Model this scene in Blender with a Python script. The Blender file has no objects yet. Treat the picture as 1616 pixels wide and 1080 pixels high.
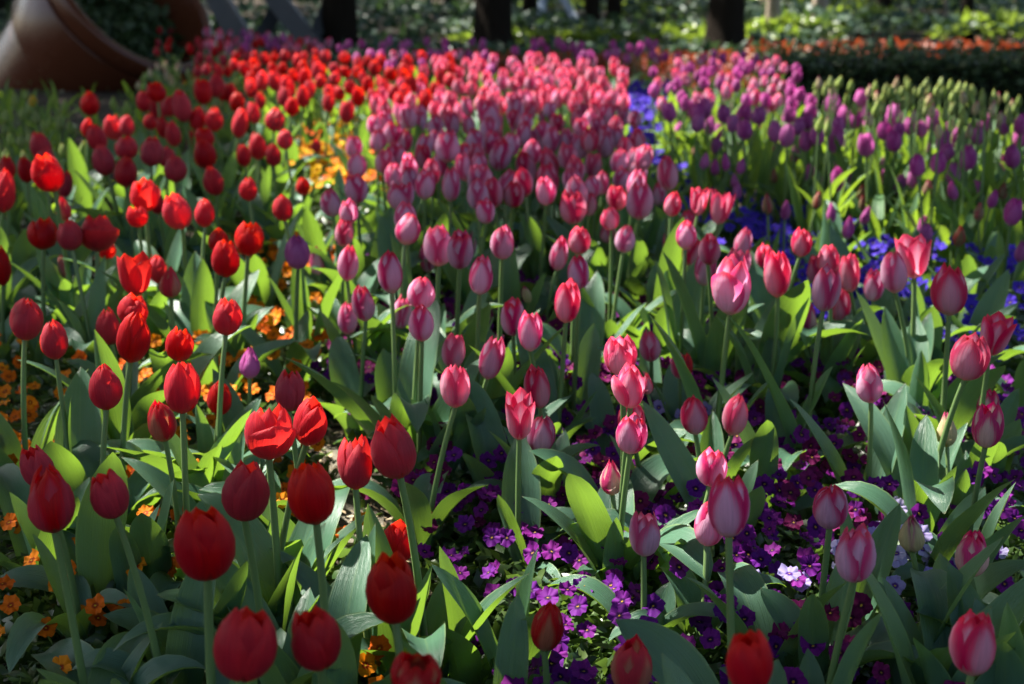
import bpy, math, random
from math import sin, cos, pi, radians, sqrt, atan2, exp
from mathutils import Vector, Matrix
import numpy as np

random.seed(11)
rng = np.random.default_rng(5)
S = bpy.context.scene
COL = S.collection

# ------------------------------------------------------------------ camera, sky, sun, exposure
CZ = 0.98
F = 2244.0                                  # focal length in photo pixels (50 mm on 36 mm, 1616 px)
PITCH = math.atan(637 / F)
SP, CP = sin(PITCH), cos(PITCH)
cam = bpy.data.cameras.new('camera'); camo = bpy.data.objects.new('camera', cam); COL.objects.link(camo)
camo.location = (0, 0, CZ); camo.rotation_euler = (pi / 2 - PITCH, 0, 0)
cam.lens = 50; cam.sensor_width = 36; cam.clip_start = 0.05; cam.clip_end = 400
cam.dof.use_dof = True; cam.dof.focus_distance = 1.95; cam.dof.aperture_fstop = 5.0
S.camera = camo

SUN = Vector((-0.64, 0.40, 0.95)).normalized()      # towards the sun: high at the left, a little behind the bed
world = bpy.data.worlds.new('World'); S.world = world; world.use_nodes = True
wn = world.node_tree; bg = wn.nodes['Background']
sky = wn.nodes.new('ShaderNodeTexSky'); sky.sky_type = 'NISHITA'; sky.sun_disc = False
sky.sun_elevation = math.asin(SUN.z); sky.sun_rotation = atan2(SUN.x, SUN.y)
wn.links.new(sky.outputs[0], bg.inputs[0]); bg.inputs[1].default_value = 0.061; sky.dust_density = 2.5; sky.ozone_density = 0.6
sl = bpy.data.lights.new('sun', 'SUN'); sl.energy = 5.0; sl.angle = radians(0.5); sl.color = (1.0, 0.95, 0.86)
so = bpy.data.objects.new('sun', sl); COL.objects.link(so); so.location = (-20, 30, 40)
so.rotation_euler = SUN.to_track_quat('Z', 'Y').to_euler()
vs = S.view_settings; vs.view_transform = 'Standard'; vs.look = 'None'; vs.gamma = 1; vs.exposure = 2.1; vs.use_curve_mapping = False
S.cycles.use_denoising = True; S.cycles.max_bounces = 8; S.cycles.diffuse_bounces = 4; S.cycles.transmission_bounces = 4
S.cycles.caustics_reflective = False; S.cycles.caustics_refractive = False; S.cycles.sample_clamp_indirect = 6

# ------------------------------------------------------------------ helpers
def ray(px, py):
    dx = (px - 808) / F; dy = (540 - py) / F
    return Vector((dx, CP + dy * SP, -SP + dy * CP))
def at_t(px, py, t): return Vector((0, 0, CZ)) + ray(px, py) * t
def t_of_z(py, z): return (CZ - z) / max(0.02, SP - (540 - py) / F * CP)
def at_z(px, py, z): return at_t(px, py, t_of_z(py, z))
def to_px(p):
    y = p[1]; z = p[2] - CZ
    d = y * CP - z * SP; u = y * SP + z * CP
    return 808 + F * p[0] / d, 540 - F * u / d

def tag(o, label=None, cat=None, group=None, kind=None):
    if label: o['label'] = label
    if cat: o['category'] = cat
    if group: o['group'] = group
    if kind: o['kind'] = kind
    return o
def empty(name, loc):
    o = bpy.data.objects.new(name, None); COL.objects.link(o); o.location = loc; o.empty_display_size = 0.05
    return o
def obj(name, me, parent=None, loc=(0, 0, 0)):
    o = bpy.data.objects.new(name, me); COL.objects.link(o); o.location = loc
    if parent: o.parent = parent
    return o
class MB:
    def __init__(self): self.v = []; self.f = []; self.uv = []
    def grid(self, pts, uvs, closed=False):
        """pts[i][j], uvs[i][j]"""
        b = len(self.v); n = len(pts); m = len(pts[0])
        fl = [u for r in uvs for u in r]
        for r in pts: self.v += [tuple(p) for p in r]
        for i in range(n - 1):
            for j in range(m if closed else m - 1):
                k = (j + 1) % m
                q = (i * m + j, i * m + k, (i + 1) * m + k, (i + 1) * m + j)
                self.f.append(tuple(b + a for a in q)); self.uv += [fl[a] for a in q]
    def poly(self, pts, uvs=None):
        b = len(self.v); self.v += [tuple(p) for p in pts]
        self.f.append(tuple(range(b, b + len(pts)))); self.uv += list(uvs) if uvs else [(0.5, 0.5)] * len(pts)
    def tube(self, pts, rads, n=8, cap=True):
        P = []; U = []; side = None
        for i, p in enumerate(pts):
            p = Vector(p); d = (Vector(pts[min(i + 1, len(pts) - 1)]) - Vector(pts[max(i - 1, 0)])).normalized()
            if side is None: side = d.orthogonal().normalized()
            side = (side - d * side.dot(d)).normalized(); up = d.cross(side)
            P.append([p + (side * cos(2 * pi * k / n) + up * sin(2 * pi * k / n)) * rads[i] for k in range(n)])
            U.append([(k / n, i / (len(pts) - 1)) for k in range(n)])
        self.grid(P, U, True)
        if cap: self.poly(P[-1])
    def box(self, M, sx, sy, sz):
        c = [M @ Vector((x * sx / 2, y * sy / 2, z * sz / 2)) for x in (-1, 1) for y in (-1, 1) for z in (-1, 1)]
        for q in ((0, 1, 3, 2), (4, 6, 7, 5), (0, 4, 5, 1), (2, 3, 7, 6), (0, 2, 6, 4), (1, 5, 7, 3)): self.poly([c[i] for i in q])
    def mesh(self, name, mat, smooth=True):
        me = bpy.data.meshes.new(name); me.from_pydata(self.v, [], self.f)
        uvl = me.uv_layers.new(name='UVMap'); uvl.data.foreach_set('uv', np.array(self.uv, dtype=np.float32).ravel())
        me.materials.append(mat)
        if smooth: me.polygons.foreach_set('use_smooth', [True] * len(me.polygons))
        me.update(); return me

# ------------------------------------------------------------------ materials
def mat(name):
    m = bpy.data.materials.new(name); m.use_nodes = True; nt = m.node_tree; nt.nodes.clear()
    out = nt.nodes.new('ShaderNodeOutputMaterial')
    class N: pass
    n = N(); n.m = m; n.nt = nt; n.out = out
    def add(t, **k):
        x = nt.nodes.new(t)
        for a, b in k.items(): setattr(x, a, b)
        return x
    n.add = add; n.link = nt.links.new
    def math_(op, a, b=None, c=None, clamp=False):
        x = add('ShaderNodeMath', operation=op); x.use_clamp = clamp
        for i, v in enumerate((a, b, c)):
            if v is None: continue
            if isinstance(v, (int, float)): x.inputs[i].default_value = v
            else: n.link(v, x.inputs[i])
        return x.outputs[0]
    n.math = math_
    def mix(fac, a, b):
        x = add('ShaderNodeMix', data_type='RGBA')
        for s, v in ((x.inputs['Factor'], fac), (x.inputs[6], a), (x.inputs[7], b)):
            if isinstance(v, (int, float)): s.default_value = v
            elif isinstance(v, tuple): s.default_value = (*v, 1)
            else: n.link(v, s)
        return x.outputs[2]
    n.mix = mix
    def smooth(v, a, b):
        x = add('ShaderNodeMapRange', interpolation_type='SMOOTHSTEP'); n.link(v, x.inputs[0])
        x.inputs[1].default_value = a; x.inputs[2].default_value = b; return x.outputs[0]
    n.smooth = smooth
    def noise(scale, vec=None, detail=3, rough=0.55):
        x = add('ShaderNodeTexNoise'); x.inputs['Scale'].default_value = scale; x.inputs['Detail'].default_value = detail
        x.inputs['Roughness'].default_value = rough
        if vec is not None: n.link(vec, x.inputs['Vector'])
        return x.outputs['Fac']
    n.noise = noise
    def coords(kind='Object'):
        return add('ShaderNodeTexCoord').outputs[kind]
    n.coords = coords
    def mapping(vec, scale):
        x = add('ShaderNodeMapping'); n.link(vec, x.inputs[0]); x.inputs['Scale'].default_value = scale; return x.outputs[0]
    n.mapping = mapping
    def bump(h, strength, dist):
        x = add('ShaderNodeBump'); x.inputs['Strength'].default_value = strength; x.inputs['Distance'].default_value = dist
        n.link(h, x.inputs['Height']); return x.outputs[0]
    n.bump = bump
    def surface(col, rough=0.5, spec=0.5, normal=None, trans=None, tfac=0.0, sheen=0.0, coat=0.0):
        p = add('ShaderNodeBsdfPrincipled')
        if isinstance(col, tuple): p.inputs['Base Color'].default_value = (*col, 1)
        else: n.link(col, p.inputs['Base Color'])
        if isinstance(rough, (int, float)): p.inputs['Roughness'].default_value = rough
        else: n.link(rough, p.inputs['Roughness'])
        p.inputs['Specular IOR Level'].default_value = spec; p.inputs['Sheen Weight'].default_value = sheen; p.inputs['Coat Weight'].default_value = coat
        if normal is not None: n.link(normal, p.inputs['Normal'])
        res = p.outputs[0]
        if trans is not None:
            t = add('ShaderNodeBsdfTranslucent')
            if isinstance(trans, tuple): t.inputs[0].default_value = (*trans, 1)
            else: n.link(trans, t.inputs[0])
            if normal is not None: n.link(normal, t.inputs['Normal'])
            mx = add('ShaderNodeMixShader'); mx.inputs[0].default_value = tfac
            n.link(res, mx.inputs[1]); n.link(t.outputs[0], mx.inputs[2]); res = mx.outputs[0]
        n.link(res, out.inputs[0]); return m
    n.surface = surface
    return n

def hsv(n, col, h=None, s=None, v=None):
    x = n.add('ShaderNodeHueSaturation'); n.link(col, x.inputs['Color'])
    for k, a in (('Hue', h), ('Saturation', s), ('Value', v)):
        if a is None: continue
        if isinstance(a, (int, float)): x.inputs[k].default_value = a
        else: n.link(a, x.inputs[k])
    return x.outputs[0]
def obj_random(n): return n.add('ShaderNodeObjectInfo').outputs['Random']
def isl_random(n): return n.add('ShaderNodeNewGeometry').outputs['Random Per Island']

def petal_mat(name, body, edge, tip, base, e0=0.45, e1=1.0, streak=0.5, tfac=0.48, tsat=1.12, base_h=0.1, tcol=None):
    n = mat(name); uv = n.add('ShaderNodeUVMap'); sep = n.add('ShaderNodeSeparateXYZ'); n.link(uv.outputs[0], sep.inputs[0])
    u, v = sep.outputs[0], sep.outputs[1]; rnd = obj_random(n)
    e = n.math('ABSOLUTE', n.math('MULTIPLY_ADD', u, 2.0, -1.0))
    com = n.add('ShaderNodeCombineXYZ'); n.link(n.math('MULTIPLY', u, 26.0), com.inputs[0]); n.link(n.math('MULTIPLY', v, 1.6), com.inputs[1])
    n.link(n.math('MULTIPLY', rnd, 40.0), com.inputs[2])
    st = n.noise(1.0, com.outputs[0], 4, 0.6)
    ee = n.math('ADD', e, n.math('MULTIPLY', n.math('SUBTRACT', st, 0.5), streak))
    ee = n.math('ADD', ee, n.math('MULTIPLY', n.math('POWER', v, 3.0), 0.75))
    c = n.mix(n.smooth(ee, e0, e1), body, edge)
    tv = n.math('ADD', v, n.math('MULTIPLY', n.math('SUBTRACT', st, 0.5), 0.25))
    c = n.mix(n.smooth(tv, 0.80, 1.0), c, tip)
    c = n.mix(n.smooth(tv, base_h + 0.08, base_h - 0.06), c, base)
    c = hsv(n, c, h=n.math('MULTIPLY_ADD', rnd, 0.012, 0.491), s=n.math('MULTIPLY_ADD', rnd, 0.16, 0.9),
            v=n.math('MULTIPLY_ADD', n.math('FRACT', n.math('MULTIPLY', rnd, 7.31)), 0.34, 0.84))
    c = hsv(n, c, v=n.math('MULTIPLY_ADD', st, 0.85, 0.58))
    tr = hsv(n, c, s=tsat, v=1.25)
    if tcol: tr = n.mix(.45, tr, tcol)
    bp = n.bump(st, 0.75, 0.002)
    n.surface(c, 0.46, 0.22, bp, tr, tfac, sheen=0.04); return n.m

M = {}
M['red'] = petal_mat('red_petal', (0.42, 0.005, 0.016), (0.52, 0.006, 0.010), (0.60, 0.012, 0.008), (0.36, 0.05, 0.03), streak=0.35, tcol=(0.90, 0.060, 0.012))
M['red_flame'] = petal_mat('flamed_red_petal', (0.46, 0.17, 0.10), (0.52, 0.010, 0.02), (0.58, 0.012, 0.012), (0.38, 0.30, 0.12), e0=0.25, e1=0.72, streak=0.5)
M['pink'] = petal_mat('pink_petal', (0.66, 0.40, 0.55), (0.55, 0.018, 0.135), (0.66, 0.014, 0.035), (0.62, 0.48, 0.40), e0=0.34, e1=1.02, streak=0.6, tcol=(0.80, 0.23, 0.42))
M['rose'] = petal_mat('rose_petal', (0.66, 0.34, 0.45), (0.56, 0.014, 0.10), (0.64, 0.014, 0.05), (0.60, 0.40, 0.34), e0=0.2, e1=0.95, streak=0.6, tcol=(0.86, 0.18, 0.25))
M['pink_flame'] = petal_mat('flamed_pink_petal', (0.66, 0.50, 0.42), (0.56, 0.02, 0.15), (0.62, 0.02, 0.09), (0.55, 0.50, 0.22), e0=0.3, e1=0.8, streak=0.75)
M['cream'] = petal_mat('cream_bud_petal', (0.50, 0.42, 0.22), (0.46, 0.22, 0.22), (0.52, 0.05, 0.16), (0.36, 0.38, 0.14), e0=0.7, e1=1.25, streak=0.4, tfac=0.3)
M['purple'] = petal_mat('purple_petal', (0.50, 0.125, 0.37), (0.41, 0.058, 0.28), (0.38, 0.036, 0.22), (0.5, 0.35, 0.38), e0=0.4, e1=1.0, streak=0.5, tcol=(0.66, 0.16, 0.44))
M['brown'] = petal_mat('brown_bud_petal', (0.22, 0.13, 0.07), (0.30, 0.04, 0.04), (0.34, 0.03, 0.04), (0.18, 0.2, 0.08), streak=0.5, tfac=0.25)
M['green'] = petal_mat('green_bud_petal', (0.25, 0.32, 0.08), (0.20, 0.28, 0.06), (0.36, 0.36, 0.10), (0.16, 0.25, 0.06), streak=0.4, tfac=0.3)
M['yellow'] = petal_mat('yellow_petal', (0.75, 0.55, 0.02), (0.72, 0.50, 0.02), (0.7, 0.45, 0.02), (0.4, 0.42, 0.05), streak=0.4)

def leaf_mat(name, c0, c1, tr, tfac, rough=0.42, spec=0.5, veins=True, island=False):
    n = mat(name); rnd = isl_random(n) if island else obj_random(n)
    c = n.mix(rnd, c0, c1); nm = None
    if veins:
        uv = n.add('ShaderNodeUVMap').outputs[0]; mp = n.mapping(uv, (46, 1.3, 1)); st = n.noise(1.0, mp, 3)
        c = hsv(n, c, v=n.math('MULTIPLY_ADD', st, 1.1, 0.45)); nm = n.bump(st, 0.6, 0.003)
        big = n.noise(9.0, n.coords('Object'), 3)
        c = n.mix(n.smooth(big, 0.35, 0.75), c, c1)
        sp_ = n.add('ShaderNodeSeparateXYZ'); n.link(uv, sp_.inputs[0]); ed = n.math('ABSOLUTE', n.math('MULTIPLY_ADD', sp_.outputs[0], 2.0, -1.0))
        c = n.mix(n.math('MULTIPLY', n.smooth(ed, 0.90, 1.0), .6), c, (0.22, 0.30, 0.12)); c = n.mix(n.math('MULTIPLY', n.smooth(ed, 0.07, 0.0), .35), c, (0.16, 0.25, 0.10))
        c = n.mix(n.smooth(n.math('ADD', sp_.outputs[1], n.math('MULTIPLY', st, .04)), 1.0, 1.03), c, (0.25, 0.17, 0.06))
    n.surface(c, rough, spec, nm, tr, tfac); return n.m
M['leaf'] = leaf_mat('tulip_leaf', (0.046, 0.126, 0.070), (0.095, 0.195, 0.128), (0.19, 0.33, 0.025), 0.38, rough=0.34, spec=.5)
M['leaf2'] = leaf_mat('tulip_leaf_upright', (0.048, 0.125, 0.045), (0.08, 0.17, 0.07), (0.26, 0.40, 0.025), 0.42, rough=0.42, spec=.35)
M['stem'] = leaf_mat('tulip_stem', (0.10, 0.17, 0.055), (0.14, 0.22, 0.07), (0.2, 0.3, 0.05), 0.15, veins=False)
M['ground_leaf'] = leaf_mat('small_leaf', (0.022, 0.052, 0.012), (0.075, 0.12, 0.03), (0.18, 0.30, 0.04), 0.25, rough=0.35, veins=False, island=True)
M['pansy_leaf'] = leaf_mat('pansy_leaf', (0.022, 0.055, 0.014), (0.06, 0.105, 0.028), (0.16, 0.28, 0.04), 0.25, rough=0.38, veins=False, island=True)
M['canopy'] = leaf_mat('canopy_leaf', (0.035, 0.08, 0.02), (0.07, 0.13, 0.03), (0.10, 0.20, 0.02), 0.22, veins=False, island=True)
M['hedge'] = leaf_mat('hedge_leaf', (0.022, 0.045, 0.016), (0.06, 0.09, 0.035), (0.08, 0.14, 0.03), 0.15, rough=0.5, spec=.3, veins=False, island=True)
M['redleaf'] = leaf_mat('red_foliage_leaf', (0.14, 0.022, 0.012), (0.26, 0.062, 0.02), (0.36, 0.06, 0.015), 0.28, spec=.2, veins=False, island=True)
M['shrub'] = leaf_mat('shrub_leaf', (0.07, 0.14, 0.02), (0.20, 0.26, 0.04), (0.30, 0.42, 0.04), 0.35, rough=0.3, veins=False, island=True)
M['ivy'] = leaf_mat('ivy_leaf', (0.02, 0.048, 0.030), (0.06, 0.10, 0.06), (0.08, 0.15, 0.04), 0.15, rough=0.5, spec=.3, veins=False, island=True)

def pansy_mat(name, col, col2, eye, centre):
    n = mat(name); uv = n.add('ShaderNodeUVMap').outputs[0]
    sep = n.add('ShaderNodeSeparateXYZ'); n.link(uv, sep.inputs[0]); r = sep.outputs[1]; rnd = obj_random(n)
    c = n.mix(rnd, col, col2)
    st = n.noise(6.0, n.mapping(uv, (5, 0.5, 1)), 2)
    c = hsv(n, c, v=n.math('MULTIPLY_ADD', st, 0.6, 0.7))
    rr = n.math('ADD', r, n.math('MULTIPLY', st, 0.2))
    c = n.mix(n.smooth(rr, 0.52, 0.34), c, eye); c = n.mix(n.smooth(rr, 0.22, 0.16), c, centre)
    n.surface(c, 0.65, 0.12, None, hsv(n, c, v=1.2), 0.3); return n.m
M['p_purple'] = pansy_mat('purple_pansy', (0.11, 0.010, 0.20), (0.18, 0.012, 0.18), (0.03, 0.003, 0.05), (0.5, 0.3, 0.02))
M['p_magenta'] = pansy_mat('magenta_pansy', (0.12, 0.006, 0.055), (0.20, 0.012, 0.12), (0.05, 0.003, 0.03), (0.6, 0.4, 0.05))
M['p_lilac'] = pansy_mat('lilac_pansy', (0.30, 0.23, 0.58), (0.52, 0.47, 0.68), (0.10, 0.03, 0.25), (0.7, 0.5, 0.05))
M['p_blue'] = pansy_mat('blue_pansy', (0.050, 0.028, 0.42), (0.085, 0.040, 0.48), (0.03, 0.01, 0.18), (0.6, 0.5, 0.2))
M['p_yellow'] = pansy_mat('yellow_orange_pansy', (0.72, 0.26, 0.006), (0.78, 0.48, 0.012), (0.5, 0.1, 0.004), (0.75, 0.5, 0.03))
M['p_orange'] = pansy_mat('orange_pansy', (0.62, 0.095, 0.004), (0.70, 0.24, 0.006), (0.28, 0.03, 0.004), (0.75, 0.5, 0.03))

n = mat('soil'); oc = n.coords('Object')
a = n.noise(5, oc, 6, 0.65); b = n.noise(60, oc, 5, 0.7)
c = n.mix(a, (0.030, 0.022, 0.016), (0.075, 0.058, 0.042)); c = n.mix(n.smooth(b, 0.55, 0.75), c, (0.13, 0.11, 0.08))
M['soil'] = n.surface(c, 0.95, 0.2, n.bump(b, 0.9, 0.03))
n = mat('path'); oc = n.coords('Object'); a = n.noise(14, oc, 6, 0.65); b = n.noise(90, oc, 5, 0.7)
c = n.mix(a, (0.10, 0.085, 0.06), (0.30, 0.27, 0.21)); c = n.mix(n.smooth(b, 0.5, 0.7), c, (0.09, 0.075, 0.05))
M['path'] = n.surface(c, 0.95, 0.2, n.bump(b, 0.9, 0.02))
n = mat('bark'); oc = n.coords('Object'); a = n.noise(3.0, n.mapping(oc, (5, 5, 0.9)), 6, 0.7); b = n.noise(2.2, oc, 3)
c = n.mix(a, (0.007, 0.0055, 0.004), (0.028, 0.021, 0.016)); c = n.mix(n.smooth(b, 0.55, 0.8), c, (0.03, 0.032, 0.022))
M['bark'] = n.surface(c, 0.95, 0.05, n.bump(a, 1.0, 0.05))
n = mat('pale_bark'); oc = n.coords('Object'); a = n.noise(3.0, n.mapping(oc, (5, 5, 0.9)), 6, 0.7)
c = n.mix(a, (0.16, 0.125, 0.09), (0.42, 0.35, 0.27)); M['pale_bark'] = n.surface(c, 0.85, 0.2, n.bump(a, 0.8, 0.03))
n = mat('pot_glaze'); oc = n.coords('Object'); a = n.noise(3.0, oc, 5, 0.6)
c = n.mix(a, (0.078, 0.021, 0.009), (0.125, 0.037, 0.017)); M['pot'] = n.surface(c, n.math('MULTIPLY_ADD', a, 0.18, 0.17), 0.40, n.bump(n.noise(30.0, oc, 4), .12, .01), coat=0.05)
n = mat('dark_steel'); oc = n.coords('Object'); a = n.noise(6.0, oc, 5, 0.6)
c = n.mix(a, (0.016, 0.018, 0.023), (0.045, 0.050, 0.060)); M['steel'] = n.surface(c, 0.5, 0.5)
n = mat('blue_grey_paint'); oc = n.coords('Object'); a = n.noise(6.0, oc, 5, 0.6)
c = n.mix(a, (0.15, 0.20, 0.28), (0.22, 0.28, 0.36)); M['bluegrey'] = n.surface(c, 0.55, 0.4)
n = mat('litter'); rnd = isl_random(n); c = n.mix(rnd, (0.16, 0.11, 0.06), (0.42, 0.34, 0.22)); M['litter'] = n.surface(c, 0.9, 0.2)

# ------------------------------------------------------------------ where the sun comes through (centre x, y, half sizes; at bloom height)
PATCH = [(560, 122, 190, 36), (830, 128, 175, 38), (735, 150, 130, 24), (1150, 132, 150, 36), (1250, 150, 60, 24), (1465, 168, 175, 34), (1060, 150, 60, 26),
         (110, 366, 72, 34), (212, 436, 44, 40), (356, 408, 34, 38), (358, 504, 32, 36), (230, 312, 42, 32), (280, 345, 32, 32), (283, 545, 30, 26), (210, 492, 34, 20),
         (180, 205, 26, 16), (155, 480, 44, 34), (60, 215, 40, 14), (310, 620, 36, 26),
         (590, 690, 52, 26), (545, 376, 30, 24), (718, 560, 34, 22), (720, 604, 26, 16), (800, 372, 26, 20), (985, 322, 36, 26), (1060, 262, 26, 18), (1135, 328, 26, 20), (1228, 420, 30, 22),
         (1315, 415, 52, 26), (1455, 395, 36, 22), (1565, 525, 34, 18), (905, 330, 40, 22), (920, 380, 30, 18), (520, 700, 60, 40), (980, 660, 30, 14),
         (1410, 520, 34, 30), (1210, 560, 26, 26), (900, 540, 22, 30), (1520, 330, 30, 16), (700, 640, 40, 22), (1010, 470, 30, 22), (1120, 560, 30, 18), (1330, 250, 120, 14),
         (1340, 46, 300, 26), (1070, 48, 70, 22), (1205, 30, 30, 44), (1285, 22, 22, 24), (1066, 14, 20, 20), (490, 190, 110, 56), (120, 20, 30, 22)]
_q = random.Random(3)
for _ in range(85):
    _y = _q.uniform(190, 640); PATCH.append((_q.uniform(-60, 1600), _y, _q.uniform(10, 26) * (.6 + _y / 900), _q.uniform(8, 18) * (.5 + _y / 800)))
def lit(px, py, grow=1.0):
    for cx, cy, rx, ry in PATCH:
        if ((px - cx) / (rx * grow)) ** 2 + ((py - cy) / (ry * grow)) ** 2 < 1: return True
    return False
def clear_of_sun(p, z0=0.36):
    """p (n, 3): which of these points would shade one of the sunlit spots"""
    k = (p[:, 2] - z0) / SUN.z; x = p[:, 0] - SUN.x * k; y = np.maximum(p[:, 1] - SUN.y * k, .3); z = z0 - CZ
    d = y * CP - z * SP; u = y * SP + z * CP; px = 808 + F * x / d; py = 540 - F * u / d; res = np.zeros(len(p), bool)
    for cx, cy, rx, ry in PATCH:
        f = 1.08 if cy < 200 else 1.0
        res |= ((px - cx) / (rx * f)) ** 2 + ((py - cy) / (ry * f)) ** 2 < 1
    return res

# ------------------------------------------------------------------ setting: ground
def sheet(name, pts, z, m):
    b = MB(); b.poly([(x, y, z) for x, y in pts]); return tag(obj(name, b.mesh(name, m, False)), kind='structure')
sheet('ground', [(-120, -60), (120, -60), (120, 200), (-120, 200)], 0.0, M['soil'])
PATH_PX = [(700, 1075), (660, 1000), (600, 930), (570, 860), (560, 800), (548, 740), (530, 680)]
PATH = [at_z(x, y, 0.0) for x, y in PATH_PX]
def path_dist(x, y):
    best = 9
    for a, b in zip(PATH, PATH[1:]):
        ax, ay, bx, by = a.x, a.y, b.x, b.y; dx, dy = bx - ax, by - ay
        t = max(0, min(1, ((x - ax) * dx + (y - ay) * dy) / (dx * dx + dy * dy))); best = min(best, math.hypot(x - ax - t * dx, y - ay - t * dy))
    return best
left_side = [(p.x - 0.045 - 0.012 * sin(i * 2.3), p.y) for i, p in enumerate(PATH)]; right_side = [(p.x + 0.045 + 0.012 * sin(i * 3.1 + 1), p.y) for i, p in enumerate(PATH)]
sheet('path', left_side + right_side[::-1], 0.004, M['path'])

# small leaves scattered on a mass: cards of two bent quads
def leaf_mass(name, pos, size, m, up=0.6, seed=0, aspect=0.55, origin=None):
    """pos: (n,3) array; size: (n,) array; each leaf one bent pointed blade"""
    r = np.random.default_rng(seed); k = len(pos)
    d = r.normal(size=(k, 3)); d[:, 2] = np.abs(d[:, 2]) * 0.5 + 0.05; d /= np.linalg.norm(d, axis=1)[:, None]
    nz = r.normal(size=(k, 3)) * (1 - up); nz[:, 2] += up
    s = np.cross(d, nz); s /= np.linalg.norm(s, axis=1)[:, None] + 1e-9; nn = np.cross(s, d)
    L = size[:, None]; Wd = L * aspect * 0.5
    if origin is not None:
        bad = np.zeros(k, bool); base = pos + origin
        for a_, w_ in ((0, 0), (.25, -.5), (.25, .5), (.45, -1), (.45, 0), (.45, 1), (.7, -.5), (.7, .5), (1, 0)): bad |= clear_of_sun(base + d * L * a_ + s * Wd * w_)
        g = ~bad; pos, d, s, nn, L, Wd, k = pos[g], d[g], s[g], nn[g], L[g], Wd[g], int(g.sum())
    v = np.stack([pos, pos + d * L * .45 + s * Wd - nn * L * .06, pos + d * L * .5 + nn * L * .03, pos + d * L * .45 - s * Wd - nn * L * .06, pos + d * L - nn * L * .16], 1).reshape(-1, 3)
    b = np.arange(k)[:, None] * 5
    f = np.stack([b + np.array([0, 1, 2]), b + np.array([0, 2, 3]), b + np.array([1, 4, 2]), b + np.array([2, 4, 3])], 1).reshape(-1, 3)
    me = bpy.data.meshes.new(name); me.vertices.add(len(v)); me.vertices.foreach_set('co', v.astype(np.float32).ravel())
    me.loops.add(f.size); me.loops.foreach_set('vertex_index', f.astype(np.int32).ravel())
    me.polygons.add(len(f)); me.polygons.foreach_set('loop_start', np.arange(0, f.size, 3, dtype=np.int32)); me.polygons.foreach_set('loop_total', np.full(len(f), 3, dtype=np.int32))
    me.materials.append(m); me.update(calc_edges=True); return me

# ------------------------------------------------------------------ trees: trunks in view and the crowns that shade the bed
def trunk_mesh(r, h, m, seed, lean=(0, 0)):
    q = random.Random(seed); b = MB(); P = []; U = []; nseg = 22; nr = 20
    ph = [q.random() * 6.28 for _ in range(4)]
    for i in range(nseg):
        t = i / (nseg - 1); z = h * t ** 1.6 - 0.05; fl = 1 + 0.35 * exp(-z / 0.12); rr = r * fl * (1 - 0.35 * t)
        cx = lean[0] * z + 0.05 * sin(z * 0.9 + ph[0]); cy = lean[1] * z + 0.05 * cos(z * 0.8 + ph[1])
        P.append([(cx + rr * (1 + 0.06 * sin(3 * a + ph[2] + z) + 0.05 * (fl - 1) * sin(5 * a + ph[3])) * cos(a), cy + rr * (1 + 0.05 * sin(4 * a + ph[3])) * sin(a), z) for a in [2 * pi * k / nr for k in range(nr)]])
        U.append([(k / nr, t) for k in range(nr)])
    b.grid(P, U, True)
    return b, Vector((cx, cy, h - 0.05))
TREES = []   # name, px, base py, width px, bark, label, crown?
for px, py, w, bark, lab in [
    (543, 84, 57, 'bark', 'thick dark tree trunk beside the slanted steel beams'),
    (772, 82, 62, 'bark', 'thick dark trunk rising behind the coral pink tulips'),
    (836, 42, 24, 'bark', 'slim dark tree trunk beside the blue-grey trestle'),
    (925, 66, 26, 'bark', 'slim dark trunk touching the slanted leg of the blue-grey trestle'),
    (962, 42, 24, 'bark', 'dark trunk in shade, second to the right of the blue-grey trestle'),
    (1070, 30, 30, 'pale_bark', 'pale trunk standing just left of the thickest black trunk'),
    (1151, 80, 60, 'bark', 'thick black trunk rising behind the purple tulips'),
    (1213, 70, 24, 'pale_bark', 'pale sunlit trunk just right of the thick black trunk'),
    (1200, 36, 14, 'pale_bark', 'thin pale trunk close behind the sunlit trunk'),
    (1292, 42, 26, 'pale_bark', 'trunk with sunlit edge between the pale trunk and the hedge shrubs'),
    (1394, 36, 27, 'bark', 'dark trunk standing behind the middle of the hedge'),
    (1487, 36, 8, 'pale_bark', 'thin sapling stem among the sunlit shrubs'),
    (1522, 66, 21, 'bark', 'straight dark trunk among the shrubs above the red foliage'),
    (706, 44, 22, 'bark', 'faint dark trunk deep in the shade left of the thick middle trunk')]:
    p = at_z(px, py, 0.0); t = t_of_z(py, 0.0); TREES.append((p.x, p.y, w * t / F / 2, bark, lab))
for x, y, r, lab in [(-6.2, 6.0, .22, 'dark tree outside the bed whose branches overhang the red tulips'), (-9.0, 11.5, .22, 'dark tree standing beyond the fallen pot'), (-5.8, 16.5, .2, 'dark tree far behind the steel beams'), (5.9, 10.5, .2, 'dark tree beside the end of the hedge')]:
    TREES.append((x, y, r, 'bark', lab))
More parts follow.
